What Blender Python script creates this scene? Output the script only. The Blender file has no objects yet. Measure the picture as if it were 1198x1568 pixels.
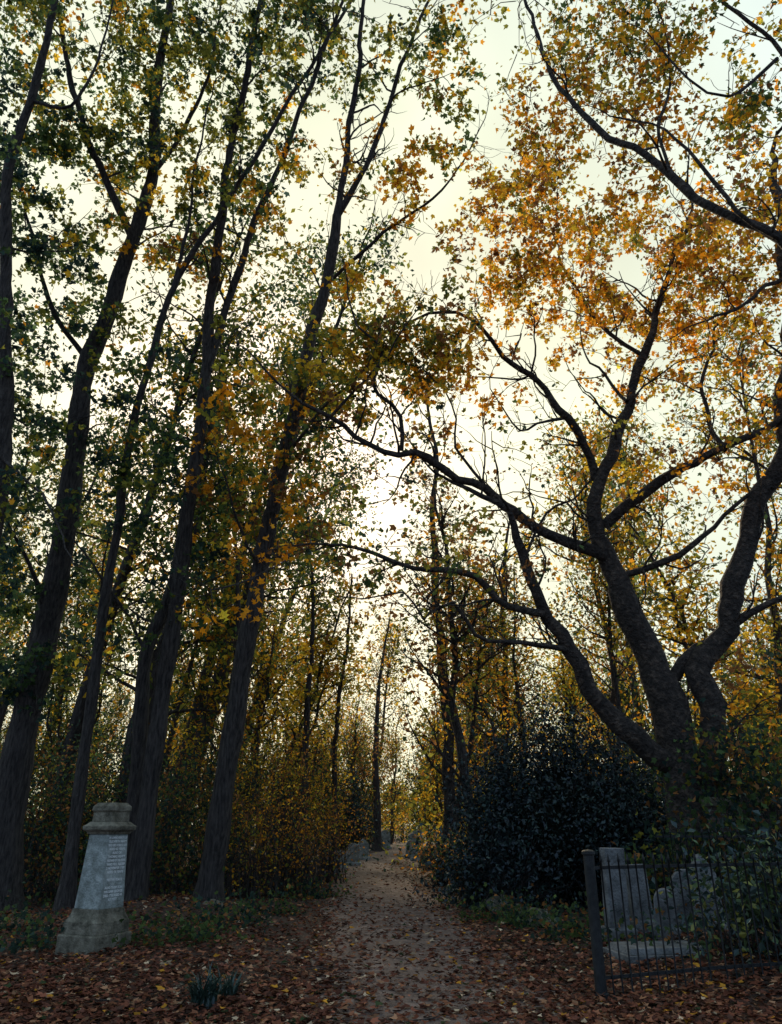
import bpy, math, random, time
import numpy as np
from mathutils import Vector, noise
T0=time.time()
rng=np.random.default_rng(11); random.seed(11)
sc=bpy.context.scene
sc.view_settings.view_transform='Standard'; sc.view_settings.look='None'
sc.view_settings.exposure=0; sc.view_settings.gamma=1
PITCH=math.radians(23.0); CP,SP=math.cos(PITCH),math.sin(PITCH); EYE=1.6
# survey: site measurements taken as (bearing, elevation) readings + distance north of the viewpoint
def S(a,b,D):
    u=(a-599)/1132.0; v=(784-b)/1132.0
    yc=CP-v*SP; zc=SP+v*CP; t=D/yc
    return np.array([u*t, D, EYE+t*zc])
def Sm(b,D):
    v=(784-b)/1132.0
    return D/(CP-v*SP)/1132.0     # metres per reading unit
# ---------------------------------------------------------------- camera / world / sun
cd=bpy.data.cameras.new('camera'); cam=bpy.data.objects.new('camera',cd); sc.collection.objects.link(cam)
cam.location=(0,0,EYE); cam.rotation_euler=(math.radians(90)+PITCH,0,0)
cd.sensor_fit='VERTICAL'; cd.sensor_height=36; cd.lens=26; cd.clip_end=2000; cd.clip_start=0.05
sc.camera=cam
SEL=math.radians(26); SAZ=math.radians(-11)
sund=Vector((math.sin(SAZ)*math.cos(SEL),math.cos(SAZ)*math.cos(SEL),math.sin(SEL)))
w=bpy.data.worlds.new('World'); sc.world=w; w.use_nodes=True
nt=w.node_tree; nt.nodes.clear(); N=nt.nodes.new; L=nt.links.new
out=N('ShaderNodeOutputWorld'); bg=N('ShaderNodeBackground'); bg.inputs[1].default_value=0.1
sky=N('ShaderNodeTexSky'); sky.sky_type='NISHITA'; sky.sun_disc=False; sky.sun_elevation=SEL; sky.sun_rotation=SAZ
sky.dust_density=3.0; sky.air_density=1.2
tc=N('ShaderNodeTexCoord')
dot=N('ShaderNodeVectorMath'); dot.operation='DOT_PRODUCT'; dot.inputs[1].default_value=sund
L(tc.outputs['Generated'],dot.inputs[0])
rp=N('ShaderNodeValToRGB'); L(dot.outputs['Value'],rp.inputs[0])
e=rp.color_ramp.elements
e[0].position=0.0; e[0].color=(0.30,0.42,0.60,1)
e[1].position=1.0; e[1].color=(1.4,1.15,0.92,1)
x=e.new(0.5); x.color=(0.56,0.72,0.80,1)
x=e.new(0.72); x.color=(0.77,0.87,0.79,1)
x=e.new(0.9); x.color=(0.90,0.92,0.68,1)
x=e.new(0.97); x.color=(1.0,0.95,0.70,1)
nz=N('ShaderNodeTexNoise'); nz.inputs['Scale'].default_value=5; nz.inputs['Detail'].default_value=3
L(tc.outputs['Generated'],nz.inputs['Vector'])
mr=N('ShaderNodeMapRange'); mr.inputs[1].default_value=0.3; mr.inputs[2].default_value=0.7; mr.inputs[3].default_value=10.3; mr.inputs[4].default_value=13.0
L(nz.outputs[0],mr.inputs[0])
vm=N('ShaderNodeVectorMath'); vm.operation='SCALE'; L(rp.outputs[0],vm.inputs[0]); L(mr.outputs[0],vm.inputs['Scale'])
mx=N('ShaderNodeMixRGB'); mx.inputs[0].default_value=0.9
L(sky.outputs[0],mx.inputs[1]); L(vm.outputs[0],mx.inputs[2]); L(mx.outputs[0],bg.inputs[0]); L(bg.outputs[0],out.inputs[0])
try: w.cycles.sampling_method='NONE'
except Exception as ex: print(ex)
ld=bpy.data.lights.new('sun','SUN'); ld.energy=3.4; ld.angle=math.radians(4); ld.color=(1,0.80,0.55)
lo=bpy.data.objects.new('sun',ld); sc.collection.objects.link(lo); lo.rotation_euler=sund.to_track_quat('Z','Y').to_euler()
lo.location=(0,0,40)
# ---------------------------------------------------------------- materials
def newmat(name):
    m=bpy.data.materials.new(name); m.use_nodes=True; n=m.node_tree; n.nodes.clear()
    o=n.nodes.new('ShaderNodeOutputMaterial'); return m,n,o
def noisemat(name,c1,c2,scale=5,rough=.9,bump=.3,bscale=30,stretch=(1,1,1),c3=None,spec=.3,detail=6,dist=.05):
    m,n,o=newmat(name); b=n.nodes.new('ShaderNodeBsdfPrincipled'); b.inputs['Roughness'].default_value=rough
    b.inputs['Specular IOR Level'].default_value=spec
    t=n.nodes.new('ShaderNodeTexCoord'); mp=n.nodes.new('ShaderNodeMapping'); mp.inputs['Scale'].default_value=stretch
    n.links.new(t.outputs['Object'],mp.inputs[0])
    z=n.nodes.new('ShaderNodeTexNoise'); z.inputs['Scale'].default_value=scale; z.inputs['Detail'].default_value=detail; z.inputs['Roughness'].default_value=.65
    n.links.new(mp.outputs[0],z.inputs['Vector'])
    r=n.nodes.new('ShaderNodeValToRGB'); n.links.new(z.outputs[0],r.inputs[0])
    r.color_ramp.elements[0].position=.35; r.color_ramp.elements[0].color=(*c1,1)
    r.color_ramp.elements[1].position=.65; r.color_ramp.elements[1].color=(*c2,1)
    if c3: q=r.color_ramp.elements.new(.52); q.color=(*c3,1)
    n.links.new(r.outputs[0],b.inputs['Base Color'])
    if bump>0:
        z2=n.nodes.new('ShaderNodeTexNoise'); z2.inputs['Scale'].default_value=bscale; z2.inputs['Detail'].default_value=4
        n.links.new(mp.outputs[0],z2.inputs['Vector'])
        bp=n.nodes.new('ShaderNodeBump'); bp.inputs['Strength'].default_value=bump; bp.inputs['Distance'].default_value=dist
        n.links.new(z2.outputs[0],bp.inputs['Height']); n.links.new(bp.outputs[0],b.inputs['Normal'])
    n.links.new(b.outputs[0],o.inputs[0]); return m
def leafmat(name,trans=.45,gain=1.5,rough=.5,gloss=.06):
    m,n,o=newmat(name); a=n.nodes.new('ShaderNodeVertexColor'); a.layer_name='Col'
    d=n.nodes.new('ShaderNodeBsdfDiffuse'); t=n.nodes.new('ShaderNodeBsdfTranslucent')
    s=n.nodes.new('ShaderNodeVectorMath'); s.operation='SCALE'; s.inputs['Scale'].default_value=gain
    n.links.new(a.outputs[0],d.inputs[0]); n.links.new(a.outputs[0],s.inputs[0]); n.links.new(s.outputs[0],t.inputs[0])
    m1=n.nodes.new('ShaderNodeMixShader'); m1.inputs[0].default_value=trans
    n.links.new(d.outputs[0],m1.inputs[1]); n.links.new(t.outputs[0],m1.inputs[2])
    if gloss>0:
        g=n.nodes.new('ShaderNodeBsdfGlossy'); g.inputs['Roughness'].default_value=rough; g.inputs['Color'].default_value=(.7,.8,.9,1)
        m2=n.nodes.new('ShaderNodeMixShader'); m2.inputs[0].default_value=gloss
        n.links.new(m1.outputs[0],m2.inputs[1]); n.links.new(g.outputs[0],m2.inputs[2]); n.links.new(m2.outputs[0],o.inputs[0])
    else: n.links.new(m1.outputs[0],o.inputs[0])
    return m
M_leaf=leafmat('leaf_canopy',.55,1.5,gloss=0)
M_dleaf=leafmat('leaf_evergreen',.12,1.0,.35,.05)
M_litter=leafmat('leaf_litter',.1,1.0,.4,0)
M_bark=noisemat('bark_brown',(.022,.019,.018),(.11,.096,.085),scale=7,bump=1,bscale=22,stretch=(3,3,.45),dist=.08,detail=8)
M_bark2=noisemat('bark_plane',(.03,.026,.023),(.13,.10,.078),scale=7,bump=1,bscale=14,c3=(.055,.045,.038),dist=.12,detail=8)
M_soil=noisemat('forest_soil',(.025,.016,.012),(.09,.055,.04),scale=9,bump=.8,bscale=25,c3=(.05,.03,.023))
M_path=noisemat('path_dirt',(.10,.070,.058),(.25,.185,.155),scale=3,bump=.9,bscale=30,c3=(.165,.12,.10))
M_stone=noisemat('weathered_stone',(.15,.17,.15),(.46,.5,.48),scale=6,bump=.5,bscale=40,c3=(.30,.34,.32),detail=10)
M_stone2=noisemat('mossy_stone',(.07,.065,.045),(.26,.24,.18),scale=6,bump=.6,bscale=30)
M_stone3=noisemat('dark_stone',(.07,.075,.075),(.22,.23,.23),scale=4,bump=.6,bscale=30)
M_iron=noisemat('painted_iron',(.008,.01,.011),(.025,.028,.03),scale=12,rough=.55,bump=.2,bscale=60)
M_letter=noisemat('lead_lettering',(.6,.63,.62),(.8,.82,.8),scale=20,rough=.7,bump=0)
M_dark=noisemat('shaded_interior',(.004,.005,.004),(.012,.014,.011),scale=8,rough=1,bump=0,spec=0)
# ---------------------------------------------------------------- object helpers
def empty(name,loc=(0,0,0)):
    o=bpy.data.objects.new(name,None); o.location=loc; sc.collection.objects.link(o); o.empty_display_size=.2; return o
def meshobj(name,V,Fq,mat,col=None,smooth=False,parent=None,k=4):
    me=bpy.data.meshes.new(name); V=np.asarray(V,dtype=np.float32); Fq=np.asarray(Fq,dtype=np.int32)
    me.vertices.add(len(V)); me.vertices.foreach_set('co',V.ravel())
    me.loops.add(Fq.size); me.loops.foreach_set('vertex_index',Fq.ravel())
    me.polygons.add(len(Fq)); me.polygons.foreach_set('loop_start',np.arange(0,Fq.size,Fq.shape[1],dtype=np.int32))
    me.polygons.foreach_set('loop_total',np.full(len(Fq),Fq.shape[1],dtype=np.int32))
    me.polygons.foreach_set('use_smooth',np.full(len(Fq),smooth,dtype=bool))
    me.update(calc_edges=True)
    if col is not None:
        ca=me.color_attributes.new('Col','FLOAT_COLOR','POINT')
        c=np.ones((len(V),4),dtype=np.float32); c[:,:3]=col; ca.data.foreach_set('color',c.ravel())
    me.materials.append(mat)
    ob=bpy.data.objects.new(name,me); sc.collection.objects.link(ob)
    if parent: ob.parent=parent
    return ob
class Acc:
    def __init__(s): s.V=[];s.F=[];s.n=0
    def add(s,V,F): s.V.append(V); s.F.append(F+s.n); s.n+=len(V)
    def get(s): return np.concatenate(s.V),np.concatenate(s.F)
def tube(acc,P,R,sides=6,rough=0.0):
    P=np.asarray(P,float); n=len(P); T=np.gradient(P,axis=0); T/=np.linalg.norm(T,axis=1)[:,None]+1e-9
    up=np.array([0,0,1.]) if abs(T[0][2])<.9 else np.array([1.,0,0])
    a=np.cross(T[0],up); a/=np.linalg.norm(a)
    ang=np.linspace(0,2*np.pi,sides,endpoint=False); ca,sa=np.cos(ang)[:,None],np.sin(ang)[:,None]
    V=np.empty((n,sides,3))
    bias=1+rough*np.sin(ang*3+random.random()*6)[:,None]
    for i in range(n):
        a=a-T[i]*a.dot(T[i]); a/=np.linalg.norm(a)+1e-9; b=np.cross(T[i],a)
        rr=R[i]*(bias+ (rough*rng.normal(0,.5,(sides,1)) if rough else 0))
        V[i]=P[i]+rr*(ca*a+sa*b)
    idx=np.arange(n*sides).reshape(n,sides); nx=np.roll(idx,-1,axis=1)
    F=np.stack([idx[:-1],nx[:-1],nx[1:],idx[1:]],-1).reshape(-1,4)
    acc.add(V.reshape(-1,3),F)
def catmull(P,seg):
    P=np.asarray(P,float); Q=np.vstack([2*P[0]-P[1],P,2*P[-1]-P[-2]]); o=[]
    for i in range(1,len(Q)-2):
        L_=np.linalg.norm(Q[i+1]-Q[i]); k=max(2,int(L_/seg))
        for j in range(k):
            t=j/k
            o.append(.5*((2*Q[i])+(-Q[i-1]+Q[i+1])*t+(2*Q[i-1]-5*Q[i]+4*Q[i+1]-Q[i+2])*t*t+(-Q[i-1]+3*Q[i]-3*Q[i+1]+Q[i+2])*t**3))
    o.append(Q[-2]); return np.array(o)
def straight(acc,A,B,r0,r1):   # many 3-sided twigs at once
    n=len(A); T=B-A; T/=np.linalg.norm(T,axis=1)[:,None]+1e-9
    a=np.cross(T,rng.normal(size=(n,3))); a/=np.linalg.norm(a,axis=1)[:,None]+1e-9; b=np.cross(T,a)
    V=np.empty((n,6,3))
    for k in range(3):
        c,s_=math.cos(k*2.0944),math.sin(k*2.0944)
        V[:,k]=A+r0*(c*a+s_*b); V[:,k+3]=B+r1*(c*a+s_*b)
    q=np.array([[0,1,4,3],[1,2,5,4],[2,0,3,5]])
    F=(np.arange(n)[:,None,None]*6+q[None]).reshape(-1,4); acc.add(V.reshape(-1,3),F)
# leaf templates: petiole point, notches, lobe tips
def lobed(tips,notch):
    pts=[(0,0,0)]+[(x,y,z) for x,y,z in notch]+[(x,y,z) for x,y,z in tips]
    k=len(notch); q=[[0,1+i+1,1+k+i,1+i] for i in range(len(tips))]
    return np.array(pts,float),np.array(q)
L3=lobed([(-.6,.6,.08),(0,1,-.12),(.6,.6,.08)],[(-.28,.0,.03),(-.24,.55,0),(.24,.55,0),(.28,.0,.03)])
L5=lobed([(-.5,.12,.02),(-.55,.62,.1),(0,1,-.12),(.55,.62,.1),(.5,.12,.02)],[(-.15,-.05,0),(-.26,.28,.03),(-.17,.55,0),(.17,.55,0),(.26,.28,.03),(.15,-.05,0)])
LK=(np.array([(0,0,0),(.33,.45,.08),(0,1,-.05),(-.33,.45,.08)],float),np.array([[0,1,2,3]]))
def leaves(C,size,col,tmpl,upb=.5,droop=.3,flat=False):
    n=len(C); P,Q=tmpl; k=len(P)
    nz_=rng.normal(size=(n,3)); nz_/=np.linalg.norm(nz_,axis=1)[:,None]
    if flat: nz_=nz_*.33
    nz_=nz_+np.array([0,0,1.])*(upb if not flat else 1); nz_/=np.linalg.norm(nz_,axis=1)[:,None]
    d=rng.normal(size=(n,3)); d[:,2]-=droop; d-=nz_*(d*nz_).sum(1)[:,None]; d/=np.linalg.norm(d,axis=1)[:,None]+1e-9
    r=np.cross(d,nz_)
    curl=rng.uniform(.3,2.2,(n,1,1))
    V=C[:,None]+size[:,None,None]*(P[None,:,0:1]*r[:,None]*rng.uniform(.6,1.1,(n,1,1))+P[None,:,1:2]*d[:,None]+P[None,:,2:3]*curl*nz_[:,None])
    F=(np.arange(n)[:,None,None]*k+Q[None]).reshape(-1,4)
    return V.reshape(-1,3),F,np.repeat(col,k,axis=0)
class LAcc:
    def __init__(s): s.V=[];s.F=[];s.C=[];s.n=0
    def add(s,V,F,C): s.V.append(V);s.F.append(F+s.n);s.C.append(C);s.n+=len(V)
    def obj(s,name,mat,parent=None): return meshobj(name,np.concatenate(s.V),np.concatenate(s.F),mat,np.concatenate(s.C),parent=parent)
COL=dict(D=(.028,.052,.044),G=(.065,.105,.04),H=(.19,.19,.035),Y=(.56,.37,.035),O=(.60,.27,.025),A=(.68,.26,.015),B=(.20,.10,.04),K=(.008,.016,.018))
def colours(n,pal,grp=None,ngrp=0,per=.35):
    keys=list(pal); p=np.array([pal[k] for k in keys],float); p/=p.sum(); tab=np.array([COL[k] for k in keys])
    ci=rng.choice(len(keys),n,p=p)
    if grp is not None:
        g=rng.choice(len(keys),ngrp,p=p)[grp]; ci=np.where(rng.random(n)<per,ci,g)
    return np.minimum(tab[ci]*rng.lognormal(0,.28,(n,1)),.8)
# ---------------------------------------------------------------- tree builder
class Tree:
    def __init__(s,name,bark,loc,gn=.06): s.w=Acc(); s.lf=LAcc(); s.sk=[]; s.name=name; s.bark=bark; s.loc=loc; s.nl=0; s.gn=gn
    def limb(s,pts,r0,r1,sub=.7,sl=1.8,sides=9,flare=False,wob=.02,sk_from=0.0,raw=False):
        P=np.array(pts,float) if raw else np.array([S(*p) for p in pts]); C=catmull(P,.28); n=len(C)
        t=np.linspace(0,1,n); R=r0*(1-t)+r1*t
        g=np.array([list(noise.noise_vector(Vector(c)*.75))for c in C])+.4*np.array([list(noise.noise_vector(Vector(c)*2.1))for c in C])
        C=C+(g*s.gn*(1.6 if not flare else .8))*np.minimum(1,4*t*(1.0) )[:,None]+rng.normal(0,1,(n,3))*wob*.35*np.sin(np.pi*t)[:,None]
        if flare: R=R*(1+.75*np.exp(-(C[:,2]-C[0,2])/.45))
        R=R*(1+.07*np.sin(np.arange(n)*.9+random.random()*6))
        tube(s.w,C,R,sides,.05 if r0>.1 else .02)
        k0=int(n*sk_from); s.sk.append(C[k0:])
        Ltot=np.linalg.norm(np.diff(C[k0:],axis=0),axis=1).sum()
        for _ in range(int(Ltot*sub)):
            i=random.randint(k0+1,n-2) if n-2>k0+1 else n-2; tg=C[i+1]-C[i-1]; tg/=np.linalg.norm(tg)
            d=rng.normal(size=3); d-=tg*d.dot(tg)*.8; d/=np.linalg.norm(d); d=d+tg*.5+np.array([0,0,.35])
            s.grow(C[i],d,sl*random.uniform(.5,1.4),min(R[i]*.5,.012+.012*sl),1)
        if not flare: s.grow(C[-1],C[-1]-C[-3],sl*.9,R[-1],1)
        return C
    def grow(s,p,d,Ln,r,lev):
        d=d/np.linalg.norm(d); k=max(4,int(Ln/.22)); P=[p]; st=Ln/k
        for i in range(k):
            d=d+rng.normal(0,.27,3)+np.array([0,0,.05]); d/=np.linalg.norm(d); P.append(P[-1]+d*st)
        P=np.array(P); tube(s.w,P,np.linspace(r,max(.004,r*.25),k+1),5 if r>.02 else 4); s.sk.append(P[1:])
        if lev>0:
            for _ in range(random.randint(2,4)):
                i=random.randint(1,k-1); s.grow(P[i],d*.6+rng.normal(0,.6,3),Ln*random.uniform(.35,.6),r*.5,lev-1)
    def crown(s,blobs,lpc=26,size=.13,tmpl=L3,maxd=3.6,den=1.7,thr=-.08):
        cs=[];pl=[]
        for b in blobs:
            a,bb,D,rx,ry,rd,dn,pal=b
            c=S(a,bb,D); m=Sm(bb,D); rx*=m; ry*=m; n=int(dn*den*math.pi*rx*ry)
            q=rng.normal(size=(n,3)); q/=np.linalg.norm(q,axis=1)[:,None]; q*=rng.random((n,1))**.4
            pts=c+q*np.array([rx,rd,ry])
            for p in pts:
                if noise.noise(Vector(p)*.6)>thr+random.uniform(-.08,.08) and p[2]>.4: cs.append(p); pl.append(pal)
        if not cs: return
        cs=np.array(cs); sk=np.concatenate(s.sk)
        dist=np.array([np.sqrt(((sk-c)**2).sum(1).min()) for c in cs]); od=np.argsort(dist)
        buf=np.empty((len(sk)+len(cs)*7,3)); buf[:len(sk)]=sk; m=len(sk)
        grp={}
        for i in od:
            c=cs[i]; dd=((buf[:m]-c)**2).sum(1); j=dd.argmin(); Ln=math.sqrt(dd[j])
            if Ln>maxd: continue
            p0=buf[j].copy()
            if Ln>.3:
                k=max(2,min(6,int(Ln/.3))); t=np.linspace(0,1,k+1)[:,None]
                P=p0+(c-p0)*t+rng.normal(0,.06,(k+1,3))*np.sin(np.pi*t)*Ln+np.array([0,0,.12*Ln])*np.sin(np.pi*t)
                tube(s.w,P,np.linspace(.006+.006*Ln,.005,k+1),4); buf[m:m+k]=P[1:]; m+=k
            grp.setdefault(id(pl[i]),(pl[i],[]))[1].append(c)
        s.sk.append(buf[len(sk):m])
        for pal,cl in grp.values():
            cl=np.array(cl); n=len(cl); nt_=4
            dirs=rng.normal(size=(n,nt_,3)); dirs/=np.linalg.norm(dirs,axis=2)[...,None]; dirs[...,2]*=.7
            ln=rng.uniform(.2,.6,(n,nt_,1)); ends=cl[:,None]+dirs*ln
            sel=slice(0,2); straight(s.w,np.repeat(cl,2,0),ends[:,sel].reshape(-1,3),.005,.003)
            k=int(n*lpc); gi=rng.integers(0,n,k); ti=rng.integers(0,nt_,k); u=rng.random((k,1))**.7
            p=cl[gi]+(ends[gi,ti]-cl[gi])*u*1.1+rng.normal(0,.07,(k,3))
            s.lf.add(*leaves(p,size*rng.uniform(.5,1.3,k),colours(k,pal,gi,n),tmpl)); s.nl+=k
    def finish(s):
        e=empty(s.name,s.loc); V,F=s.w.get(); l=np.array(s.loc)
        meshobj('trunk_and_limbs',V-l,F,s.bark,smooth=True,parent=e)
        if s.lf.n:
            s.lf.V=[v-l for v in s.lf.V]; s.lf.obj('foliage',M_leaf,e)
        return e
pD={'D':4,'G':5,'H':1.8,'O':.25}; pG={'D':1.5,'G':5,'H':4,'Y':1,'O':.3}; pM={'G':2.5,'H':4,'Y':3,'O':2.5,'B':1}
pO={'O':4,'A':1.8,'Y':4,'B':2.2,'H':1.3}; pY={'Y':6,'H':3.5,'O':2,'G':1}; pB={'B':4,'D':1,'O':2,'H':3,'G':2}; pA={'A':4,'O':3,'Y':1}
def ground_start(a,D): # a point on the ground at bearing a
    u=(a-599)/1132.0; t=D*CP-EYE*SP; return (u*t,D,-.05)
def withbase(a,D,pts): return [ground_start(a,D)]+[tuple(S(*p)) for p in pts]
trees=[]
LS=.135; LN=30
# T1 – slim sycamore left of path
t=Tree('sycamore_tree',M_bark,(ground_start(318,17.4)[0],17.4,0))
t.limb(withbase(318,17.4,[(352,1150,17.0),(400,870,16.6),(440,680,16),(475,520,15.5),(508,400,15.2),(515,330,15)]),.25,.13,.25,1.6,12,True,.02,.35,True)
t.limb([(515,335,15),(530,240,15),(548,120,14.5),(555,0,14),(562,-120,13.5)],.10,.04,1.2,1.8)
t.limb([(515,335,15),(566,240,14.6),(600,140,14.2),(640,40,13.8),(690,-80,13.5)],.085,.025,1.2,1.6)
t.limb([(512,425,15.2),(560,380,14.5),(620,330,14),(680,290,13.7),(745,180,13.5)],.05,.012,1.5,1.2)
t.limb([(445,690,16),(500,620,15.2),(560,570,14.6),(628,480,14)],.045,.012,1.5,1.2)
t.limb([(400,870,16.6),(360,790,15),(330,700,14)],.04,.012,1.5,1.2)
t.limb([(405,845,16.6),(440,850,13),(400,880,11),(330,900,10)],.03,.01,1.2,.9)
t.crown([(470,60,14.5,110,110,2.5,6,pG),(600,60,14,90,90,2,4.2,pG),(700,40,13.5,70,90,2,3.2,pM),(550,230,14.5,60,60,2,3.2,pM),(640,300,14,100,60,1.5,5.5,pO),(710,190,13.5,60,60,1.5,3.5,pM),
 (430,330,15,60,90,2,2,pM),(570,450,14.5,60,50,1.5,5,pO),(600,530,14.5,100,70,2,5.5,pM),(490,600,15.5,100,80,2,5.5,pM),(440,770,17,110,90,2,6,pB),(350,640,15,80,90,2,3.5,pM),(470,-10,14,100,60,2,4.5,pG)],LN,LS)
t.crown([(350,835,10.5,70,18,.5,3,pA),(350,940,10,60,22,.5,3.5,pA),(410,845,11,50,25,.5,5,pA),(440,790,12,70,30,.8,3,pA)],18,.12,L5,2.5)
t.crown([(400,380,14,60,60,1,.8,pA),(450,740,15,90,70,1,1.2,pA),(500,230,14,90,90,1,.7,pA)],10,.13,L5,2.5,thr=-.5)
trees.append(t)
# T2 – twin-stemmed
t=Tree('sycamore_tree',M_bark,(ground_start(200,17.2)[0],17.2,0))
t.limb(withbase(190,17.6,[(212,1180,17.5),(224,1010,17.3),(262,905,17.1),(285,790,16.8),(300,690,16.5),(318,560,16.2)]),.18,.12,.2,1.3,10,True,.02,.5,True)
t.limb(withbase(205,17.0,[(238,1150,17),(268,930,16.8),(292,760,16.5),(308,640,16.3),(318,560,16.2)]),.21,.15,.2,1.3,11,True,.02,.5,True)
t.limb([(318,570,16.2),(322,470,15.9),(340,330,15.4),(354,220,15),(380,110,14.5),(397,0,14),(410,-120,13.6)],.145,.05,.9,1.7,10)
t.limb([(320,560,16.2),(355,450,15.8),(395,330,15.4),(432,240,15),(470,140,14.6),(510,40,14.2),(555,-70,13.8)],.11,.035,.9,1.7)
t.limb([(225,1000,17.3),(190,930,17),(150,880,16.6),(90,800,16)],.05,.015,1.2,1.2)
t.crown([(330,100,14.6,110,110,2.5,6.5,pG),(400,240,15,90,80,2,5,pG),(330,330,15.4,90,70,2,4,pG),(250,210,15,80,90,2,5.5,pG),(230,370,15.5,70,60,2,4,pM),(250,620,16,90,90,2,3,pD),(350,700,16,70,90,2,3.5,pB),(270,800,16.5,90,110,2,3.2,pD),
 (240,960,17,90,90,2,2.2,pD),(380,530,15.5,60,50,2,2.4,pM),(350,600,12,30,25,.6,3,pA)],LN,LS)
t.crown([(300,420,15,90,90,1,.8,pA),(280,700,15.5,80,90,1,1.0,pA)],10,.13,L5,2.5,thr=-.5)
trees.append(t)
# T3 – thin leaning
t=Tree('sycamore_tree',M_bark,(ground_start(98,16.4)[0],16.4,0))
t.limb(withbase(98,16.4,[(130,1150,16.4),(155,960,16.2),(180,800,16),(205,640,15.6),(238,530,15.3),(265,440,15),(320,350,14.7),(380,260,14.4),(440,160,14),(520,30,13.5),(575,-60,13.2)]),.14,.03,.5,1.5,9,True,.02,.45,True)
t.limb([(265,440,15),(285,360,14.7),(300,250,14.3),(330,120,14)],.05,.015,1,1.3)
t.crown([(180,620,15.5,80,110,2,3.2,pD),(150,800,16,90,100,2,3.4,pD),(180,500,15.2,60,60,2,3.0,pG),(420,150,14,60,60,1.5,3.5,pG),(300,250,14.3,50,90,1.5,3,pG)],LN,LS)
trees.append(t)
# T4 – big left trunk
t=Tree('sycamore_tree',M_bark,(ground_start(-5,18)[0],18,0))
t.limb(withbase(-5,18,[(30,1150,17.8),(75,950,17.5),(105,780,17),(122,640,16.6),(135,560,16.3),(170,470,16),(202,370,15.6),(235,265,15.2),(241,130,14.6),(262,0,14),(280,-100,13.6)]),.38,.07,.4,1.8,14,True,.02,.35,True)
t.limb([(203,365,15.6),(155,260,15),(112,140,14.4),(88,0,13.8),(75,-90,13.5)],.11,.04,.9,1.7)
t.limb([(238,262,15.2),(290,190,14.8),(325,90,14.4),(340,-20,14)],.07,.02,.9,1.5)
t.limb([(137,555,16.3),(80,470,15.6),(50,360,15),(20,250,14.5)],.08,.02,.9,1.7)
t.limb([(75,950,17.5),(40,850,16.5),(0,780,15.5)],.08,.02,.9,1.6)
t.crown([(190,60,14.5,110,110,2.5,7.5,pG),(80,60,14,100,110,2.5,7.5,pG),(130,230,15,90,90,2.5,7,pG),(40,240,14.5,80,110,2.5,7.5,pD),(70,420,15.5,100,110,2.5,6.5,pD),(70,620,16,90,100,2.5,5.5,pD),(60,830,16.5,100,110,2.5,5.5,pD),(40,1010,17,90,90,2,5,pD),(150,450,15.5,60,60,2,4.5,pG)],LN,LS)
trees.append(t)
# T5 – near left edge
t=Tree('sycamore_tree',M_bark,(-8.2,14,0))
t.limb(withbase(-75,14,[(-40,1000,14),(5,700,13.6),(8,420,13),(12,270,12.6),(45,160,12.2),(75,50,11.8),(92,-60,11.4)]),.23,.07,.5,1.6,10,True,.02,.3,True)
t.limb([(48,155,12.2),(110,165,12),(150,90,11.8),(180,-20,11.5)],.045,.015,1,1.3)
t.limb([(5,700,13.6),(60,760,12.5),(110,850,11.6)],.04,.012,1,1)
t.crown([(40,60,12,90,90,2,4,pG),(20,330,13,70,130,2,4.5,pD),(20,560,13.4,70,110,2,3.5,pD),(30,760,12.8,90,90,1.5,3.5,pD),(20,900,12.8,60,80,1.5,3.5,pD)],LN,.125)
trees.append(t)
# R – big spreading plane tree on the right
bx=ground_start(1075,16)
t=Tree('plane_tree',M_bark2,(bx[0],16,0),.14)
t.limb(withbase(1078,16,[(1066,1270,16),(1052,1180,16),(1025,1090,16),(985,985,15.9),(948,890,15.8),(915,830,15.7)]),.52,.22,.1,1.5,18,True,.02,.5,True)
t.limb([(920,845,15.7),(908,770,15.6),(935,700,15.5),(962,610,15.4),(985,545,15.4),(1005,470,15.3),(1040,380,15.2),(1060,290,15)],.18,.03,1.5,1.8,11)
t.limb([(912,735,15.6),(905,700,15.5),(872,640,15.2),(830,580,15),(770,538,14.7),(735,500,14.4),(670,478,14.2),(600,500,14)],.11,.02,2,1.5,9,wob=.05)
t.limb([(925,850,15.7),(870,828,15.4),(820,808,15.2),(780,785,15),(742,742,14.6),(685,725,14.3),(625,695,14),(560,680,13.8),(500,642,13.5),(440,600,13.3),(375,540,13)],.14,.015,2,1.5,10,wob=.06)
t.limb([(615,690,14),(610,640,13.8),(570,590,13.6),(590,540,13.5),(540,480,13.4),(520,420,13.2)],.05,.012,1.8,1.2,wob=.05)
t.limb([(500,645,13.5),(540,600,13.3),(590,545,13.2),(628,485,13)],.035,.012,1.8,1.1,wob=.04)
t.limb([(925,805,15.7),(975,762,15.4),(1020,722,15.1),(1090,692,14.8),(1150,668,14.5),(1215,620,14.2)],.14,.05,1.6,1.6,10,wob=.04)
t.limb([(1050,1180,16),(985,1140,15.8),(930,1095,15.6),(892,1040,15.4),(860,975,15.2),(826,925,15),(806,860,14.8),(785,800,14.7),(758,765,14.6),(700,735,14.4)],.25,.035,.9,1.5,12,wob=.05)
t.limb([(832,940,15),(775,925,14.8),(722,888,14.6),(640,868,14.4),(570,845,14.2),(495,832,14),(430,835,13.8)],.085,.015,2.4,1.4,wob=.06)
t.limb([(870,995,15.2),(800,985,14.9),(738,972,14.7),(702,930,14.5),(640,945,14.3),(612,905,14.2),(560,920,14)],.06,.013,2.4,1.2,wob=.06)
t.limb([(1075,1290,16),(1090,1170,15.8),(1088,1080,15.6),(1072,1025,15.5),(1118,970,15.3),(1122,895,15.1),(1152,805,14.9),(1190,700,14.6),(1205,560,14.3),(1208,400,14),(1190,250,13.8)],.28,.11,.8,1.9,13,wob=.04)
t.limb([(1010,1050,16),(1045,1005,15.7),(1100,985,15.4)],.14,.12,.4,1,9)
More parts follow.
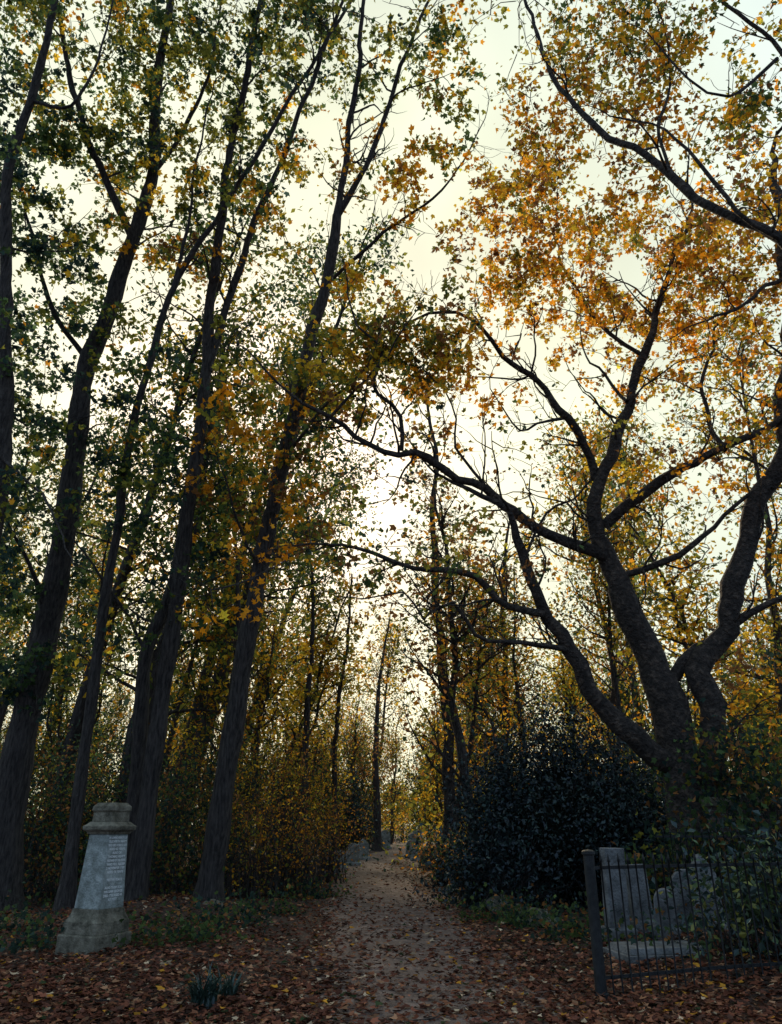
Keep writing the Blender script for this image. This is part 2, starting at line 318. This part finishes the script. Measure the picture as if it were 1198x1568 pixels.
t.limb([(958,880,15.8),(1010,860,15.4),(1062,832,15.1),(1105,790,14.9),(1150,758,14.7),(1190,740,14.5)],.08,.03,1.8,1.4,wob=.05)
t.limb([(1120,960,15.3),(1175,930,15),(1230,900,14.8)],.09,.04,1.3,1.4)
t.limb([(1110,690,14.8),(1080,620,15.2),(1085,540,15.5),(1130,450,15.6)],.06,.02,1.3,1.5)
t.limb([(985,545,15.4),(940,520,15.6),(900,470,15.8),(860,400,15.8),(830,320,15.6)],.06,.018,1.4,1.5)
t.limb([(1208,420,14),(1130,470,13.6),(1060,500,13.4)],.06,.018,1.3,1.3)
t.limb([(960,615,15.4),(910,560,16),(890,520,16.3)],.045,.018,1.4,1.3)
t.limb([(870,640,15.2),(800,650,14.5),(740,600,14)],.035,.012,1.8,1.2)
t.limb([(800,860,14.8),(840,790,15.4),(900,740,15.8),(960,640,16.4)],.035,.012,1.8,1.3)
t.limb([(742,742,14.6),(700,680,14.4),(690,620,14.2),(650,560,14)],.035,.012,1.8,1.2)
t.crown([(800,310,15,95,115,2,8,pO),(880,430,15.5,120,110,2.5,8,pO),(765,430,15,85,80,2,6,pO),(990,400,15.5,110,110,2.5,7.5,pO),(1100,420,15,110,120,2.5,7.5,pO),(960,540,16,120,70,2,6,pO),(1120,560,15,100,60,2,3.4,pO),
 (660,530,14.2,120,60,2,7,pM),(610,600,14,110,60,2,6,pM),(720,580,14.5,90,60,2,5,pO),(520,650,14,90,50,1.5,4.5,pB),(880,560,15.5,60,40,2,3,pO),(700,690,14.5,90,40,1.5,1.6,pB),
 (960,680,15.5,80,60,2,2.4,pY),(1060,760,15.2,120,80,2,2.2,pO),(1150,660,14.6,70,80,2,2.8,pO),(860,720,16,70,60,2,.8,pY),(740,830,15,120,50,2,1.4,pB),(620,860,14.4,110,50,1.5,1.8,pB),(500,830,14,70,40,1.5,3,pB),
 (1140,860,15,80,80,2,2.2,pM),(960,930,17,110,80,2,1.6,pY),(1150,1020,16,80,80,2,3.5,pB),(1150,250,14.5,90,100,2,6,pO),(1160,1130,16.5,80,60,2,5,pM)],27,.122)
t.crown([(650,680,14.5,190,80,2,2.6,pB),(860,660,15.5,130,90,2,2.2,pB),(1080,640,15.5,110,90,2,2.5,pB),(1080,850,15.5,110,90,2,2.2,pB),(620,880,14.4,160,70,2,2.4,pB),(800,880,15,90,90,2,1.8,pB),(450,860,14.5,80,60,2,2.2,pM)],7,.115,thr=-.3)
trees.append(t)
# U – tree standing off to the right, limbs reaching over
t=Tree('plane_tree',M_bark2,(7.0,8.2,0))
t.limb([(7.0,8.2,-.05),(7.05,8.2,3),(6.9,8.1,6),(6.6,8.1,8.5)],.36,.2,.1,1,12,True,.01,.5,True)
t.limb([tuple(S(1300,500,8.1)),tuple(S(1198,365,8.1)),tuple(S(1085,312,8.3)),tuple(S(990,240,8.6)),tuple(S(900,190,9)),tuple(S(850,120,9.3)),tuple(S(800,0,9.6)),tuple(S(790,-80,9.8))],.08,.018,.9,1,9,raw=True,wob=.03)
t.limb([tuple(S(1210,375,8.1)),tuple(S(1130,320,8)),tuple(S(1060,232,8)),tuple(S(1000,190,8.2)),tuple(S(935,175,8.4))],.04,.012,1.2,.9,raw=True)
t.limb([tuple(S(1300,480,8.1)),tuple(S(1290,250,8)),tuple(S(1198,90,8)),tuple(S(1140,40,8)),tuple(S(1070,-30,8))],.08,.02,1,1,raw=True)
t.limb([tuple(S(1190,90,8)),tuple(S(1120,150,8)),tuple(S(1060,120,8)),tuple(S(1000,60,8))],.03,.012,1.2,.9,raw=True)
t.limb([tuple(S(1025,260,8.5)),tuple(S(1010,190,8.6)),tuple(S(1030,100,8.8)),tuple(S(1000,0,9))],.03,.012,1.2,.9,raw=True)
t.crown([(900,70,10,120,90,1.5,12,pM),(1010,150,9.5,110,100,1.5,11,pO),(1120,110,8.8,100,110,1.5,11,pM),(1160,270,8.8,70,70,1.2,9,pO),(830,190,10.5,100,80,1.5,12,pO),(770,90,11,60,90,1.5,9,pY),(930,270,10,100,60,1.5,10,pO),(1050,20,9,120,50,1.5,11,pG)],20,.10,L3,2.4)
trees.append(t)
info=[x.nl for x in trees]
for t in trees: t.finish()
# ---------------------------------------------------------------- path + terrain
PC=[(-5,.75),(4,.6),(7.7,.42),(12,.24),(19,-.15),(27,-.85),(35,-1.5),(45,-1.0),(60,1.3),(85,3.5),(120,9),(200,30)]
py_=np.array([a for a,b in PC]);px_=np.array([b for a,b in PC])
def pathx(y): return np.interp(y,py_,px_)
ks=np.linspace(-5,200,500); sm=np.convolve(np.pad(pathx(ks),8,mode='edge'),np.ones(17)/17,'valid')
def pathx(y): return np.interp(y,ks,sm)
def H(x,y):
    x=np.asarray(x,float);y=np.asarray(y,float); d=np.abs(x-pathx(y)); m=np.clip((d-1.7)/3.0,0,1); m=m*m*(3-2*m)
    far=np.clip(1-(np.hypot(x,y)-90)/100,0,1)
    return m*far*(.10*np.sin(x*.9+y*.33)+.08*np.sin(y*.7-x*.4+1)+.06)
def grid(xs,ys,f,name,mat,smooth=True):
    X,Y=np.meshgrid(xs,ys); Z=f(X,Y); V=np.stack([X,Y,Z],-1).reshape(-1,3); nx_,ny_=len(xs),len(ys)
    i=np.arange(nx_*ny_).reshape(ny_,nx_); F=np.stack([i[:-1,:-1],i[:-1,1:],i[1:,1:],i[1:,:-1]],-1).reshape(-1,4)
    return meshobj(name,V,F,mat,smooth=smooth)
far=np.array([60,80,120,200,350,600.]); near=np.arange(-40,40.1,.4)
xs=np.concatenate([-far[::-1],near,far]); ys=np.concatenate([[-600,-300,-120,-60,-30],np.arange(-10,60,.4),[60,70,85,110,150,220,350,600]])
grid(xs,ys,lambda X,Y:H(X,Y),'ground',M_soil)
yy=np.concatenate([np.arange(-5,40,.25),np.arange(40,110,2)]); uu=np.linspace(-1,1,11)
V=[];nU=len(uu)
for y in yy:
    wl=1.22+.13*math.sin(y*.8)+.08*math.sin(y*2.3); wr=1.32+.12*math.sin(y*.67+2)+.08*math.sin(y*2.9)
    c=float(pathx(y))
    for u in uu: 
        xx=c+(u*wl if u<0 else u*wr); V.append((xx,y,float(H(xx,y))+.012-.004*abs(u)))
i=np.arange(len(V)).reshape(len(yy),nU); F=np.stack([i[:-1,:-1],i[:-1,1:],i[1:,1:],i[1:,:-1]],-1).reshape(-1,4)
meshobj('footpath',V,F,M_path,smooth=True)
# ---------------------------------------------------------------- leaf litter
def litter(n,y0,y1,wid,onpath,size):
    y=1/(rng.uniform(1/y1,1/y0,n)); x=rng.uniform(-1,1,n)*(wid+y*.62)
    d=np.abs(x-pathx(y)); nzv=.5+.5*np.sin(x*2.1+np.sin(y*1.7)*2)*np.sin(y*1.3+x)
    keep=rng.random(n)<np.where(d<1.35,onpath*(.35+1.6*(d/1.35)**3+nzv*.7),.6+.4*nzv)
    x,y=x[keep],y[keep]; return x,y
LC=np.array([(.20,.075,.045),(.28,.12,.065),(.13,.055,.038),(.34,.18,.10),(.08,.042,.03),(.50,.38,.25),(.58,.28,.04),(.04,.055,.025)])*.85; LP=np.array([5.5,3.5,5.5,1.8,4.5,.9,.5,.6]); LP=LP/LP.sum()
la=LAcc()
x,y=litter(105000,5.0,60,1.5,.5,.1); n=len(x)
P=np.stack([x,y,H(x,y)+.015+rng.random(n)*.035],-1)
sz=rng.uniform(.035,.095,n)*np.clip(.9+y/60,1,1.6)
la.add(*leaves(P,sz,LC[rng.choice(8,n,p=LP)]*rng.lognormal(0,.3,(n,1)),L3,flat=True))
la.obj('leaf_litter',M_litter)
# fallen twigs
def twig(i):
    y=random.uniform(6.5,16); x=random.uniform(-.6,.55)*y; A=Acc(); d=np.array([random.uniform(-1,1),random.uniform(-1,1),0]); d/=np.linalg.norm(d); p=np.array([0,0,.03]); P=[p]
    for k in range(6): d=d+rng.normal(0,.25,3)*np.array([1,1,.15]); d/=np.linalg.norm(d); p=p+d*.09; p[2]=max(.02,min(.07,p[2])); P.append(p)
    tube(A,P,np.linspace(.008,.003,7),5); V,F=A.get(); o=meshobj('fallen_twig',V,F,M_bark,smooth=True); o.location=(x,y,float(H(x,y)))
for i in range(14): twig(i)
# ---------------------------------------------------------------- shrubs / undergrowth
def shrub(lobes,n,size,pal,name,mat,tmpl=LK,core=None,clump=.45,parent=None,stems=True,shell=.55,loc=None,hole=None):
    e=empty(name,loc); la=LAcc(); wa=Acc(); tot=sum(r[0]*r[2] for c,r in lobes)
    for c,r in lobes:
        c=np.array(c,float); r=np.array(r,float); k=int(n*r[0]*r[2]/tot); nc=max(4,k//22)
        q=rng.normal(size=(nc,3)); q/=np.linalg.norm(q,axis=1)[:,None]; q*=rng.random((nc,1))**shell*rng.uniform(.8,1.25,(nc,1)); cc=c+q*r
        cc=cc[cc[:,2]>.05]; nc=len(cc)
        gi=rng.integers(0,nc,k); p=cc[gi]+rng.normal(0,clump*.45,(k,3)); p[:,2]=np.maximum(p[:,2],.03)
        la.add(*leaves(p-np.array(loc),size*rng.uniform(.6,1.3,k),colours(k,pal,gi,nc),tmpl))
        if stems:
            A=np.tile(np.array([c[0],c[1],0.]),(nc,1))+rng.normal(0,.25,(nc,3))*np.array([r[0],r[1],0]); mid=A*.45+cc*.55; mid[:,:2]=A[:,:2]*.6+cc[:,:2]*.4
            L_=np.array(loc); straight(wa,A-L_,mid-L_,.014,.009); straight(wa,mid-L_,cc-L_,.009,.004)
    la.obj('leaves',mat,e)
    if stems: V,F=wa.get(); meshobj('stems',V,F,M_bark,parent=e)
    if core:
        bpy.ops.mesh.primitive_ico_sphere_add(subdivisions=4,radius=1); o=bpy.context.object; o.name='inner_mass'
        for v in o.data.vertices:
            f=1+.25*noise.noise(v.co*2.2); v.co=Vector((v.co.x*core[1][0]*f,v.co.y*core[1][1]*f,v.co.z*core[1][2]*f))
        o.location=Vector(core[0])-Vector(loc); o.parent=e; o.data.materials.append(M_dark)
    return e
def at(a,D,z): u=(a-599)/1132.0; t=D*CP+(z-EYE)*SP; return (u*t,D,z)
c=at(860,18,0)
shrub([(at(850,18,1.6),(1.9,1.7,1.5)),(at(790,17.4,.9),(1.5,1.3,1.0)),(at(930,17.8,1.3),(1.5,1.5,1.3)),(at(870,18.5,2.7),(.9,1.0,.9)),(at(905,18.3,3.3),(.45,.6,.7)),(at(835,18.4,3.6),(.5,.6,.7)),(at(770,18.5,2.7),(.6,.7,.9)),(at(735,18.2,2.0),(.5,.6,.9)),
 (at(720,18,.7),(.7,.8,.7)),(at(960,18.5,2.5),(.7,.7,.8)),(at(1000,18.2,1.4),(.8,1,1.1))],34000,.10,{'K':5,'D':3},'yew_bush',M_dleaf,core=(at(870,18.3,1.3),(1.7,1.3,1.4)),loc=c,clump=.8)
shrub([(at(455,21,1.3),(1.4,1.2,1.4)),(at(390,20,1.4),(1.5,1.2,1.6)),(at(505,25,1.5),(1.2,1.2,1.4)),(at(440,24,3.0),(1.8,1.2,1.5))],8500,.085,{'B':5,'O':2,'H':2.5,'Y':.8,'D':2.5},'hazel_shrub',M_leaf,loc=at(455,22,0),clump=.7)
shrub([(at(270,21,1.5),(2.0,1.3,1.8)),(at(150,22,1.8),(2.2,1.5,2.4)),(at(40,21,1.6),(2.6,1.3,2.2)),(at(330,24,2.6),(1.8,1.3,2.2)),(at(90,19.5,.7),(1.6,.6,.8)),(at(250,19.5,.6),(1.3,.6,.7))],19000,.11,{'D':5,'B':3,'G':3,'H':1},'elder_shrub',M_leaf,loc=at(200,22,0),clump=.8)
shrub([(at(545,46,1.4),(1.0,1.2,1.5)),(at(525,48,2.4),(1.6,1.6,2.4))],6000,.15,{'D':5,'K':3},'holly_bush',M_dleaf,loc=at(535,47,0),clump=.6)
shrub([(at(690,24,.7),(1.2,1,.8)),(at(740,22,.6),(1.0,1,.7))],5000,.10,{'D':5,'B':3,'G':2,'O':1},'bramble_bush',M_leaf,loc=at(700,23,0),clump=.5)
shrub([(at(1130,10.6,.6),(.7,.4,.5)),(at(1190,10.2,.8),(.7,.6,.8))],1800,.11,{'G':4,'D':4,'H':1},'laurel_bush',M_dleaf,tmpl=LK,loc=at(1130,10.5,0),clump=.6)
shrub([(at(1160,15,2.6),(1.8,1.2,.8)),(at(1100,19,1.2),(1.8,1.2,1.4)),(at(1020,14.4,.8),(.8,.5,.7)),(at(1110,14.2,1.1),(1.2,.6,.9))],8000,.11,{'D':4,'G':3,'B':2,'H':1},'elder_shrub',M_leaf,tmpl=L3,loc=at(1120,17,0),clump=.6)
lobes=[]
for a,D in [(330,14),(380,15),(420,16.5),(290,12.5),(240,12),(60,12.5),(20,14),(480,20),(760,15.5),(820,14.5),(900,13.5),(870,12.5),(1000,11.5),(720,19)]:
    lobes.append((at(a,D,.08),(random.uniform(.5,1.0),random.uniform(.4,.8),.14)))
shrub(lobes,5000,.075,{'D':4,'G':4,'B':1},'ivy_groundcover',M_leaf,tmpl=L3,loc=at(500,14,0),clump=.4,stems=False)
def tuft(a,D,n,h):
    c=np.array(at(a,D,0)); c[2]=float(H(c[0],c[1])); V=[];F=[]
    for i in range(n):
        th=random.uniform(0,6.28); l=h*random.uniform(.6,1.1); lean=random.uniform(.25,1.0); wd=.012; s0=len(V)
        dx,dy=math.cos(th),math.sin(th); ox,oy=random.uniform(-.1,.1),random.uniform(-.1,.1)
        for k in range(6):
            s_=k/5; rr=lean*l*s_**1.6; z=l*(s_-.55*lean*s_**2.4); ww=wd*(1-s_**2*.95)
            V.append((ox+dx*rr-dy*ww,oy+dy*rr+dx*ww,z)); V.append((ox+dx*rr+dy*ww,oy+dy*rr-dx*ww,z))
            if k: F.append((s0+2*k-2,s0+2*k-1,s0+2*k+1,s0+2*k))
    col=np.tile(np.array([.035,.065,.05]),(len(V),1)); o=meshobj('grass_tuft',V,F,M_dleaf,col); o.location=c
tuft(312,8.3,80,.44); tuft(345,8.7,50,.34)
# ---------------------------------------------------------------- distant woodland
def distant_variant(pal,h,nl,lo=.22,lsz=.2,forks=1):
    wa=Acc(); la=LAcc(); ends=[]
    lean=rng.normal(0,.10,2)
    for f in range(forks):
        P=[(0,0,-.1)] ; d=np.array([lean[0]+random.uniform(-.16,.16),lean[1]+random.uniform(-.16,.16),1.]); p=np.zeros(3); k=10
        for j in range(k): p=p+d*h/k*(1-.18*f)+rng.normal(0,.16,3); P.append(tuple(p))
        P=catmull(P,.8); n=len(P); tube(wa,P,np.linspace(.013*h/(1+.4*f),.03,n),6)
        for j in range(30//forks):
            i0=random.randint(int(n*lo),n-2); p=P[i0].copy(); d=rng.normal(size=3); d[2]=abs(d[2])*.8+.3; d/=np.linalg.norm(d); Ln=random.uniform(.12,.3)*h*(1.15-i0/n*.7); q=[p]
            for s_ in range(6): d=d+rng.normal(0,.22,3)+np.array([0,0,.08]); d/=np.linalg.norm(d); q.append(q[-1]+d*Ln/6)
            q=np.array(q); tube(wa,q,np.linspace(.05,.01,7),4)
            for s_ in range(2,7):
                m=3; A=np.tile(q[s_],(m,1)); B=A+rng.normal(0,.55,(m,3))+np.array([0,0,.2]); straight(wa,A,B,.012,.005); ends.append(B)
    E=np.concatenate(ends); E=E[rng.random(len(E))<.7]; gi=rng.integers(0,len(E),nl); p=E[gi]+rng.normal(0,.36,(nl,3))
    la.add(*leaves(p,lsz*rng.uniform(.6,1.3,nl),colours(nl,pal,gi,len(E),.3),LK))
    return wa.get(),(np.concatenate(la.V),np.concatenate(la.F),np.concatenate(la.C))
vars_=[distant_variant(pY,12,3200,forks=2),distant_variant(pM,15,3200),distant_variant(pY,8,3000,.1,forks=3),distant_variant(pB,14,2200),distant_variant(pG,16,3800,forks=2),distant_variant(pD,14,4200),
 distant_variant(pG,24,6500,.3,.24),distant_variant(pM,20,3800,.3,.22),distant_variant(pM,13,2400,.3,forks=2),distant_variant(pD,9,3600,.08,forks=3)]
dw=empty('distant_trees',(0,45,0)); WA=Acc(); LA=LAcc()
pos=[]
for _ in range(4000):
    y=random.uniform(23,80); x=random.uniform(-.72,.72)*y
    if abs(x-float(pathx(y)))<(2.4+.02*y if y<40 else 2.2): continue
    if x>3 and y<24: continue
    if any((x-a)**2+(y-b)**2<(1.6+.035*y)**2 for a,b in pos): continue
    pos.append((x,y))
    if len(pos)>=118: break
plan=[]
for x,y in pos:
    if x<-.22*y: v=random.choice([4,5,9,4,1,6] if y<45 else [4,5,6,1])
    elif x<.05*y: v=random.choice([0,1,2,9,3,8,9])
    else: v=random.choice([0,1,2,9,3,8,5])
    plan.append((x,y,v))
plan+=[(-1.2,66,0),(.0,76,0),(1.2,88,0),(-2.5,58,9),(-3.9,46,2),(-4.2,52,0),(4.2,56,0),(3.4,70,9),(5.5,78,0),(7.5,84,1),(2.8,96,1),(-12,27,6),(-8,28,6),(-15,25,6),(-6.5,33,6),(-10,34,6),(15,30,7),(20,33,7),(-4.6,36,9),(2.4,40,2)]
for x,y,v in plan:
    s_=random.choice([random.uniform(.6,.9),random.uniform(.85,1.3)]); r=random.uniform(0,6.28); c_,n_=math.cos(r),math.sin(r)
    M=np.array([[c_,-n_,0],[n_,c_,0],[0,0,random.uniform(.85,1.2)]])*s_
    (V,F),(V2,F2,C2)=vars_[v]; o_=np.array([x,y-45,0])
    WA.add(V@M.T+o_,F); LA.add(V2@M.T+o_,F2,C2*random.uniform(.65,1.2))
V,F=WA.get(); meshobj('trunks',V,F,M_bark,smooth=True,parent=dw); LA.obj('foliage',M_leaf,dw)
lob=[]
for _ in range(75):
    y=random.uniform(30,90); x=random.uniform(-.65,.65)*y
    if abs(x-float(pathx(y)))<3.6: continue
    lob.append(((x,y,1.0),(random.uniform(1.5,3.2),1.5,random.uniform(1.0,3.0))))
for x_,y_ in [(-1.8,72),(1.0,82),(-3.6,62),(2.5,92),(.5,88),(6.0,68),(-1,95),(-2.2,80),(6.5,60),(8,74)]: lob.append(((x_,y_,1.8),(1.9,1.5,3.0)))
shrub(lob,38000,.21,{'D':5,'H':3,'Y':1.3,'B':4,'O':1,'G':2},'distant_undergrowth',M_leaf,loc=(0,60,0),clump=.9)
hd=[]
for i in range(46): hd.append(((-75+i*3.4,104+3*math.sin(i),3.6),(2.8,2,4.6)))
shrub(hd,20000,.8,{'D':4,'G':3,'B':2,'H':1.5},'distant_hedge',M_leaf,loc=(0,100,0),clump=1.4,stems=False)
# ---------------------------------------------------------------- individual mid trees
def midtree(name,a,D,pts,r0,r1,blobs):
    g=ground_start(a,D); t=Tree(name,M_bark,(g[0],D,0),.12); t.limb([g]+[tuple(S(*p)) for p in pts],r0,r1,.9,1.8,8,True,.03,.3,True)
    if blobs: t.crown(blobs,22,.15)
    t.finish()
midtree('ash_tree',693,27,[(685,1100,27),(672,950,27),(664,800,27),(668,700,27),(650,600,27)],.24,.05,[(680,900,27,90,110,2,1.2,pY),(660,760,27,80,80,2,1.2,pB)])
midtree('ash_tree',578,56,[(577,1100,56),(588,1000,56),(600,930,56)],.3,.04,[(600,1010,56,60,80,2,1.0,pY)])
midtree('ash_tree',465,30,[(470,1100,30),(480,950,30),(470,800,30)],.16,.04,[(480,960,30,70,120,2,1.8,pM)])
midtree('ash_tree',770,30,[(775,1050,30),(770,900,30),(780,800,30)],.2,.05,[(770,900,30,80,100,2,1.4,pY)])
midtree('ash_tree',340,24,[(345,1150,24),(365,950,24),(360,750,24)],.15,.04,[(350,900,24,70,150,2,2.0,pM)])
midtree('ash_tree',515,33,[(512,1150,33),(530,1000,33),(540,880,33)],.14,.04,[(530,980,33,60,100,2,1.6,pM)])
# ---------------------------------------------------------------- monument
def loft(sections,name,mat,parent,segs=None,bev=.008):
    V=[];F=[]
    for z,hx,hy in sections: V+= [(-hx,-hy,z),(hx,-hy,z),(hx,hy,z),(-hx,hy,z)]
    for i in range(len(sections)-1):
        for k in range(4): F.append((4*i+k,4*i+(k+1)%4,4*i+4+(k+1)%4,4*i+4+k))
    n=4*len(sections); F.append((3,2,1,0)); F.append((n-4,n-3,n-2,n-1))
    me=bpy.data.meshes.new(name); me.from_pydata(V,[],F); me.materials.append(mat); o=bpy.data.objects.new(name,me); sc.collection.objects.link(o); o.parent=parent
    if bev: b=o.modifiers.new('bevel','BEVEL'); b.width=bev; b.segments=2
    return o
mp=at(143,11.9,0); mz=float(H(mp[0],mp[1]))
mon=empty('grave_monument',(mp[0],mp[1],mz)); mon.rotation_euler=(0,0,math.radians(-25.5))
loft([(-.1,.35,.35),(.20,.35,.35),(.22,.34,.34)],'plinth',M_stone2,mon)
loft([(.22,.315,.315),(.37,.31,.31),(.42,.28,.28),(.48,.255,.255),(.53,.25,.25)],'base_moulding',M_stone2,mon)
loft([(.53,.235,.235),(1.49,.19,.19)],'shaft',M_stone,mon)
loft([(1.49,.21,.21),(1.52,.225,.225),(1.55,.265,.265),(1.60,.27,.27),(1.62,.24,.24),(1.66,.20,.20)],'cornice',M_stone2,mon)
loft([(1.66,.185,.185),(1.79,.18,.18),(1.81,.20,.20),(1.87,.195,.195),(1.90,.165,.165),(1.92,.155,.145)],'capstone',M_stone2,mon)
lines=["IN LOVING MEMORY OF","ELIZABETH MARY","WHO DIED 14 MARCH 1891","AGED 62 YEARS","ALSO OF","THOMAS HENRY","HUSBAND OF THE ABOVE","WHO FELL ASLEEP","2 NOVEMBER 1903","AGED 78 YEARS","","REST IN PEACE","","ALSO THEIR SON","WILLIAM GEORGE","DIED 1918 AGED 41","AT REST"]
for i,tx in enumerate(lines):
    if not tx: continue
    z=1.43-i*.05; cu=bpy.data.curves.new('t','FONT'); cu.body=tx; cu.size=.044; cu.align_x='CENTER'; cu.extrude=.0015; cu.offset=.0016
    o=bpy.data.objects.new('t',cu); sc.collection.objects.link(o); bpy.context.view_layer.update()
    me=bpy.data.meshes.new_from_object(o.evaluated_get(bpy.context.evaluated_depsgraph_get())); bpy.data.objects.remove(o)
    me.materials.clear(); me.materials.append(M_letter); w_=max(v.co.x for v in me.vertices)*2; f=min(1,.35/w_)
    q=bpy.data.objects.new('inscription_line',me); sc.collection.objects.link(q); q.parent=mon
    hx=.235-(z-.53)/.96*.045; q.location=(hx+.002,0,z); q.rotation_euler=(math.radians(90-2.7),0,math.radians(90)); q.scale=(f,1,1)
# ---------------------------------------------------------------- gravestones
def headstone(a,D,w_,h,th,rot,style,mat,lean=0):
    p=at(a,D,0); e=empty('gravestone',(p[0],p[1],float(H(p[0],p[1])))); e.rotation_euler=(math.radians(lean),math.radians(lean*.5),math.radians(rot))
    pr=[(-w_/2,-.1),(w_/2,-.1),(w_/2,h*.72)]
    if style=='round': pr+=[(w_/2*math.cos(t_),h*.72+h*.28*math.sin(t_)) for t_ in np.linspace(.15,math.pi-.15,10)]
    elif style=='point': pr+=[(w_*.3,h*.86),(0,h),(-w_*.3,h*.86)]
    else: pr+=[(w_/2,h),(-w_/2,h)]
    pr+=[(-w_/2,h*.72)]; n=len(pr)
    V=[(x_,-th/2,z_) for x_,z_ in pr]+[(x_,th/2,z_) for x_,z_ in pr]
    F=[tuple(range(n)),tuple(range(2*n-1,n-1,-1))]+[(i,i+n,(i+1)%n+n,(i+1)%n) for i in range(n)]
    me=bpy.data.meshes.new('slab'); me.from_pydata(V,[],F); me.materials.append(mat); o=bpy.data.objects.new('slab',me); sc.collection.objects.link(o); o.parent=e
    b=o.modifiers.new('b','BEVEL'); b.width=.012; b.segments=2
    loft([(-.1,w_*.62,th*1.2),(.12,w_*.62,th*1.2),(.14,w_*.6,th*1.1)],'foot',mat,e)
for g in [(948,12.4,.34,1.2,.16,18,'flat',M_stone3,2),(990,12.6,.32,.9,.12,8,'flat',M_stone3,-4),(1060,12.2,.42,.8,.12,-10,'round',M_stone3,4),(968,14.5,.4,.8,.1,20,'round',M_stone3,-6),(1024,11.9,.3,.62,.1,-14,'round',M_stone3,7),(1095,12.0,.4,1.0,.12,6,'point',M_stone3,-3),
  (540,36,.6,.9,.15,0,'round',M_stone,2),(556,42,.6,1.0,.15,10,'point',M_stone,0),(633,50,.7,1.2,.15,0,'round',M_stone,3),(640,40,.6,.9,.12,0,'flat',M_stone,-5),(628,44,.5,.9,.12,10,'round',M_stone,5),
  (590,62,.8,1.3,.2,0,'round',M_stone,0),(520,33,.5,.7,.12,15,'round',M_stone,8),(655,34,.6,.8,.12,-12,'round',M_stone2,5),(640,56,.7,1.3,.12,-12,'flat',M_stone,0),(505,29,.5,.8,.12,15,'flat',M_stone3,8),(735,27,.6,.9,.12,-12,'point',M_stone3,0)]: headstone(*g)
p=at(1000,11.0,0); e=empty('ledger_tomb',(p[0]+.1,p[1],0)); e.rotation_euler=(0,0,.15)
loft([(-.1,.62,.4),(.12,.62,.4)],'kerb_base',M_stone3,e); loft([(.122,.57,.35),(.19,.53,.31)],'ledger_slab',M_stone3,e)
for a,D,r in [(765,17.0,.26),(825,14.6,.24),(800,16.4,.16),(845,14.4,.14),(325,16.7,.2),(690,21,.2)]:
    bpy.ops.mesh.primitive_ico_sphere_add(subdivisions=3,radius=r); o=bpy.context.object; o.name='rock'
    for v in o.data.vertices: v.co*=1+.5*noise.noise(v.co*(1.1/r)+Vector((a,0,0))); v.co.z*=.8
    q=at(a,D,0); o.location=(q[0],q[1],r*.35); o.data.materials.append(M_stone2)
def wall():
    m,n,o=newmat('old_brick'); b=n.nodes.new('ShaderNodeBsdfPrincipled'); b.inputs['Roughness'].default_value=.95
    br=n.nodes.new('ShaderNodeTexBrick'); br.inputs['Color1'].default_value=(.16,.1,.08,1); br.inputs['Color2'].default_value=(.1,.075,.065,1); br.inputs['Mortar'].default_value=(.2,.19,.17,1)
    br.inputs['Scale'].default_value=1; br.inputs['Brick Width'].default_value=.22; br.inputs['Row Height'].default_value=.075; br.inputs['Mortar Size'].default_value=.008
    t=n.nodes.new('ShaderNodeTexCoord'); mp_=n.nodes.new('ShaderNodeMapping'); mp_.inputs['Rotation'].default_value=(math.radians(90),0,0); n.links.new(t.outputs['Object'],mp_.inputs[0]); n.links.new(mp_.outputs[0],br.inputs[0])
    n.links.new(br.outputs[0],b.inputs['Base Color']); n.links.new(b.outputs[0],o.inputs[0])
    p=at(1105,15.5,0); e=empty('brick_wall',(p[0],p[1],0))
    for nm,secs,mt in [('brickwork',[(-.1,2.6,.12),(1.95,2.6,.12)],m),('coping',[(1.952,2.66,.18),(2.03,2.66,.18),(2.12,2.62,.05)],M_stone2)]:
        o2=loft(secs,nm,mt,e); o2.location=(2.62,0,0)
wall()
# ---------------------------------------------------------------- iron railings
def fence(p0,p1,h,pitch,post0=False,post1=False):
    p0=np.array(p0);p1=np.array(p1); d=p1-p0; Ln=float(np.hypot(d[0],d[1])); e=empty('iron_railing',(p0[0],p0[1],0)); e.rotation_euler=(0,0,math.atan2(d[1],d[0]))
    A=Acc(); n=int(Ln/pitch)
    for i in range(1,n+1):
        x_=i*pitch+random.uniform(-.006,.006); tl=random.uniform(-.018,.018)
        tube(A,np.array([(x_,0,-.05),(x_+tl*.5,0,h*.5),(x_+tl,0,h-.06),(x_+tl,0,h-.055),(x_+tl,0,h-.03),(x_+tl,0,h+.03)]),[.009,.009,.009,.017,.014,.001],8)
    V,F=A.get(); meshobj('bars',V,F,M_iron,smooth=True,parent=e)
    for z in (.16,h-.13):
        o=loft([(z,Ln/2,.006),(z+.035,Ln/2,.006)],'rail',M_iron,e,bev=.002); o.location=(Ln/2,.012,0)
    for on,x_ in ((post0,-.04),(post1,Ln+.04)):
        if on:
            B=Acc(); hh=h+.07; tube(B,np.array([(x_,0,-.1),(x_,0,.0),(x_,0,.05),(x_,0,.06),(x_,0,hh-.06),(x_,0,hh-.05),(x_,0,hh-.02),(x_,0,hh-.01),(x_,0,hh)]),[.075,.075,.075,.06,.057,.07,.07,.05,.002],16)
            V,F=B.get(); meshobj('post',V,F,M_iron,smooth=False,parent=e)
f0=at(927,8.75,0); f1=(3.55,9.35); f2=(6.3,10.2)
fence(f0[:2],f1,1.3,.118,True,False); fence(f1,f2,1.3,.118,False,True)
fence((4.4,13.4),(8.4,13.7),1.55,.13,False,True)
print('leafcounts',info,'done',time.time()-T0)
